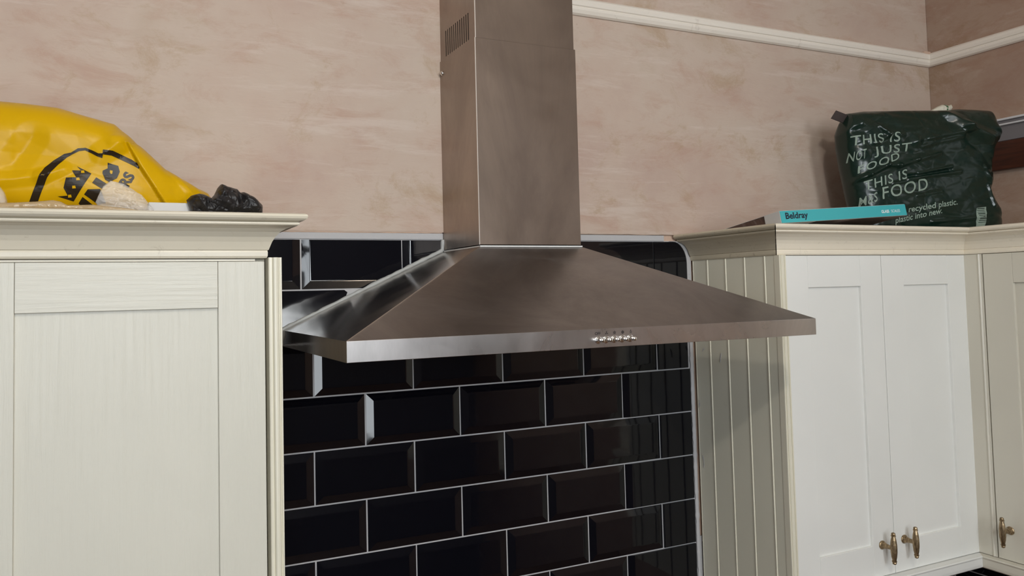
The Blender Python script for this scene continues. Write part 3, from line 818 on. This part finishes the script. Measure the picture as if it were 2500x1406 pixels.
coons_bag('bag_body', [(-.2475, TL), (-.1456, TL)], [(-.2531, .3378), (-.2468, .3446), (-.2355, .3480), (-.2269, .3458), (-.2194, .3412), (-.2142, .3468), (-.2095, .3574), (-.2054, .3624), (-.1978, .3596), (-.1819, .3565), (-.1784, .3510), (-.1730, .3518), (-.1611, .3453), (-.1533, .3406), (-.1443, .3327)],
          [(-.2475, TL), (-.2490, .326), (-.2531, .3378)], [(-.1456, TL), (-.1448, .325), (-.1443, .3327)], -.305, .028, .03, M_BLACKBAG, bb, bdisp, 150, 70, 3)

# ---- green bag on the corner cabinet (turned: its right end stands nearer the room)
TR = ZC_R + .0632
box('top_board', KX + .012, KC + .05, -KD + .004, -.004, TR - .038, TR - .0275, M_CARC, rc)
box('top_board', KC + .051, RIGHT - .002, -1.2, -.004, TR - .038, TR - .0275, M_CARC, rr)
gb = empty('carrier_bag', (1.26, -.12, TR), 'stuffed dark green plastic carrier bag with white slogan on the corner cabinet', 'bag', rz=math.radians(-16.7))
GL = [(.0610, -.0270), (.0600, 0), (.0560, .0594), (.0475, .1107), (.0395, .1519), (.0301, .2085), (.0272, .2394), (.0365, .2705)]
GT = [(.0365, .2705), (.0568, .2976), (.0963, .3032), (.2267, .3066), (.3132, .3075), (.3600, .3123), (.4479, .3090), (.4738, .2878)]
GR = [(.4690, -.0270), (.4700, 0), (.4591, .0509), (.4326, .0986), (.4493, .1408), (.4430, .1727), (.4573, .2131), (.4769, .2419), (.4685, .2600), (.4738, .2878)]
GB = [(.0610, -.0270), (.25, -.0270), (.4690, -.0270)]
GF = [((.3105, .2958), (.3536, .2603), .010, .020), ((.3536, .2603), (.4225, .2298), .010, .020), ((.3536, .2603), (.2054, .2185), .006, .020), ((.2054, .2185), (.1273, .2010), .006, .018),
      ((.0250, .1128), (.0803, .1376), .009, .009), ((.0803, .1376), (.1273, .1607), .009, .008), ((.1273, .1607), (.1579, .1587), .008, .008), ((.1579, .1587), (.2051, .1739), .008, .008),
      ((.2075, .1385), (.3023, .1567), .006, .005), ((.1782, .1264), (.3241, .1444), .006, .005), ((.18, .132), (.30, .149), -.007, .006), ((.205, .172), (.275, .190), .005, .006),
      ((.1400, .1160), (.2100, .1250), .004, .005), ((.07, .262), (.16, .235), .007, .02), ((.16, .29), (.30, .27), -.006, .025), ((.11, .258), (.135, .235), .007, .007), ((.135, .235), (.10, .215), .005, .007),
      ((.36, .22), (.43, .15), -.010, .03), ((.395, .155), (.415, .115), .007, .008), ((.405, .11), (.42, .06), .006, .008), ((.22, .205), (.34, .235), .004, .008), ((.24, .225), (.37, .25), .004, .008),
      ((.24, .02), (.38, .03), .005, .006), ((.20, .085), (.27, .095), .004, .006), ((.05, .245), (.14, .285), -.006, .012)]
def gdisp(x, z, u, v):
    h = .0080*folds(x, z, 31, 13, (.7, 1.5)) + .0022*folds(x, z, 37, 36, (.7, 1.4)) + .005*noise.noise(Vector((x*12, z*12, 5)))
    for a, b, am, wd in GF:
        d, s = segd((x, z), a, b); h += am*max(0, 1-d/wd)
    return h
gbag, gtree = coons_bag('bag_body', GB, GT, GL, GR, 0, .052, .075, M_GREEN, gb, gdisp, 190, 130, 7)
def slogan(s, a, b, h, step=.003, offset=.0002, spacing=1.12, name='slogan_print'):
    """lettering from baseline point a to b (bag x/z), cap height h"""
    me = text_mesh(s, 1, offset=offset/ h*.7, spacing=spacing); bm = mesh_bm(me)
    xs = [v.co.x for v in bm.verts]; w_ = max(xs) - min(xs); L = math.dist(a, b); x0 = min(xs)
    sx = L/w_; sy = h/.70; ca, sa = (b[0]-a[0])/L, (b[1]-a[1])/L
    for v in bm.verts:
        px, pz = (v.co.x - x0)*sx, v.co.y*sy
        v.co = Vector((a[0] + px*ca, 0, a[1] + px*sa + pz))
    drape(bm, gtree, .0008, step)
    return from_bm(name, bm, M_GTXT, gb)
slogan('THIS IS', (.0400, .2097), (.1600, .2188), .0235)
slogan('NOT', (.0390, .1700), (.0735, .1785), .0230)
slogan('JUST', (.0930, .1850), (.1890, .1953), .0200)
slogan('FOOD', (.0568, .1414), (.1582, .1750), .0180)
slogan('THIS IS', (.0682, .0986), (.1778, .1279), .0230)
slogan('M&S', (.0621, .0595), (.0975, .0725), .0230)
slogan('FOOD', (.1100, .0768), (.2327, .1004), .0290)
slogan('recycled plastic.', (.1776, .0443), (.3110, .0623), .0140, .004, .0003, 1.0, 'small_print')
slogan('plastic into new.', (.1414, .0176), (.2660, .0411), .0140, .004, .0003, 1.0, 'small_print')
bm = bmesh.new()
bc = [(.3630, .005), (.3590, .030), (.3640, .053), (.3910, .056), (.3910, .040), (.3840, .026), (.3850, .005)]
poly2(bm, bc); drape(bm, gtree, .0008, .004); from_bm('barcode_label', bm, M_GTXT, gb)
bm = bmesh.new()
for k in range(9):
    z = .0165 + k*.0042; t = .0009 + .0009*((k*7) % 3)/2; sh = .002*math.sin(k*.7)
    poly2(bm, [(.3660 + sh, z), (.3860 + sh*.5, z + .001), (.3860 + sh*.5, z + .001 + t), (.3660 + sh, z + t)])
drape(bm, gtree, .0014, .004); from_bm('barcode_stripes', bm, M_GREEN, gb)
extrude_y('bag_handle', [(.0095, .2837), (.0237, .3035), (.0600, .2903), (.0520, .2720), (.0411, .2726)], -.012, -.009, M_GHAND, gb)
pk = empty('white_packet', (1.55, -.2, TR + .30), 'white packet with a green mark poking out of the top of the green bag', 'packet', rz=math.radians(-16.7))
pk.location = (1.26 + .02*math.sin(math.radians(16.7)), -.12 + .02*math.cos(math.radians(16.7)), TR)
PKP = [(.2877, .3040), (.3239, .3229), (.3382, .3285), (.3557, .3254), (.3654, .3298), (.3672, .3213), (.3520, .2990)]
pko, ptree = coons_bag('packet_body', [(.2920, .295), (.3480, .295)], PKP[0:5], [(.2920, .295), PKP[0]], [(.3480, .295), PKP[5], PKP[4]], -.004, .010, .010, M_PAPER, pk, lambda x, z, u, v: .005*folds(x, z, 50, 60), 40, 20, 3)
bm = bmesh.new(); poly2(bm, [(.3380, .3270), (.3470, .3235), (.3500, .3195), (.3460, .3180), (.3420, .3225)]); poly2(bm, [(.3440, .3165), (.3475, .3150), (.3450, .3110), (.3420, .3130)])
drape(bm, ptree, .0010, .004); from_bm('green_mark', bm, mat('green_mark', (58, 98, 60), .5), pk)

# ---- teal scales box
ang = math.radians(3.55)
sb = empty('scales_box', (0, 0, 0), 'flat teal box of glass scales on the cornice, leaning on the green bag', 'box')
sb.location = (.9030, -.3120, TR + .0012)
sb.rotation_mode = 'XYZ'; sb.rotation_euler = (Matrix.Rotation(math.radians(-1), 3, 'Z') @ Matrix.Rotation(-ang, 3, 'Y') @ Matrix.Rotation(-math.radians(8), 3, 'X')).to_euler()
W_, D_, H_ = .3760, .2000, .0258
b_ = .0006
box('front_face', .0005, W_, -.0004, .0004, .0004, H_ - .0004, M_TEAL, sb)
box('carton', 0, W_ - .0008, .0004, D_, 0, H_, M_CARD, sb, .0006)
box('top_print', .001, W_ - .001, .0006, D_ - .001, H_, H_ + .0004, M_TEAL_L, sb)
box('side_print', -.0005, 0, .045, D_ - .002, .0005, H_ - .0005, M_PHOTO, sb)
box('base_print', .10, W_ - .002, .001, D_ - .002, -.0005, 0, M_PHOTO, sb)
def flat_text(s, size, x, z, m, off, name, spacing=1.0, sx=1.0):
    bm = mesh_bm(text_mesh(s, size, offset=off, spacing=spacing))
    bm.transform(Matrix.Translation((x, -.0008, z)) @ Matrix.Scale(sx, 4, (1, 0, 0)) @ Matrix.Rotation(math.pi/2, 4, 'X'))
    return from_bm(name, bm, m, sb)
flat_text('Beldray', .0185, .0125, .0085, mat('navy_ink', (14, 26, 48), .5), .00045, 'printed_name', 1.0, 1.12)
flat_text('GLASS', .0092, .2960, .0085, mat('white_ink', (236, 242, 242), .5), .0003, 'printed_words', 1.0, .95)
flat_text('SCALES', .0092, .3270, .0085, bpy.data.materials['white_ink'], 0, 'printed_words', 1.0, .95)

# ------------------------------------------------------------------ ceiling bulb (behind the camera)
lp = empty('pendant_bulb', (-.04, -1.90, CEIL), 'bare bulb hanging from the ceiling behind the viewer', 'lamp')
box('ceiling_rose', -.08, 0, -1.94, -1.86, CEIL - .015, CEIL - .001, M_WHITE, lp, .004)
box('flex', -.042, -.038, -1.902, -1.898, 1.18, CEIL - .015, M_WHITE, lp)
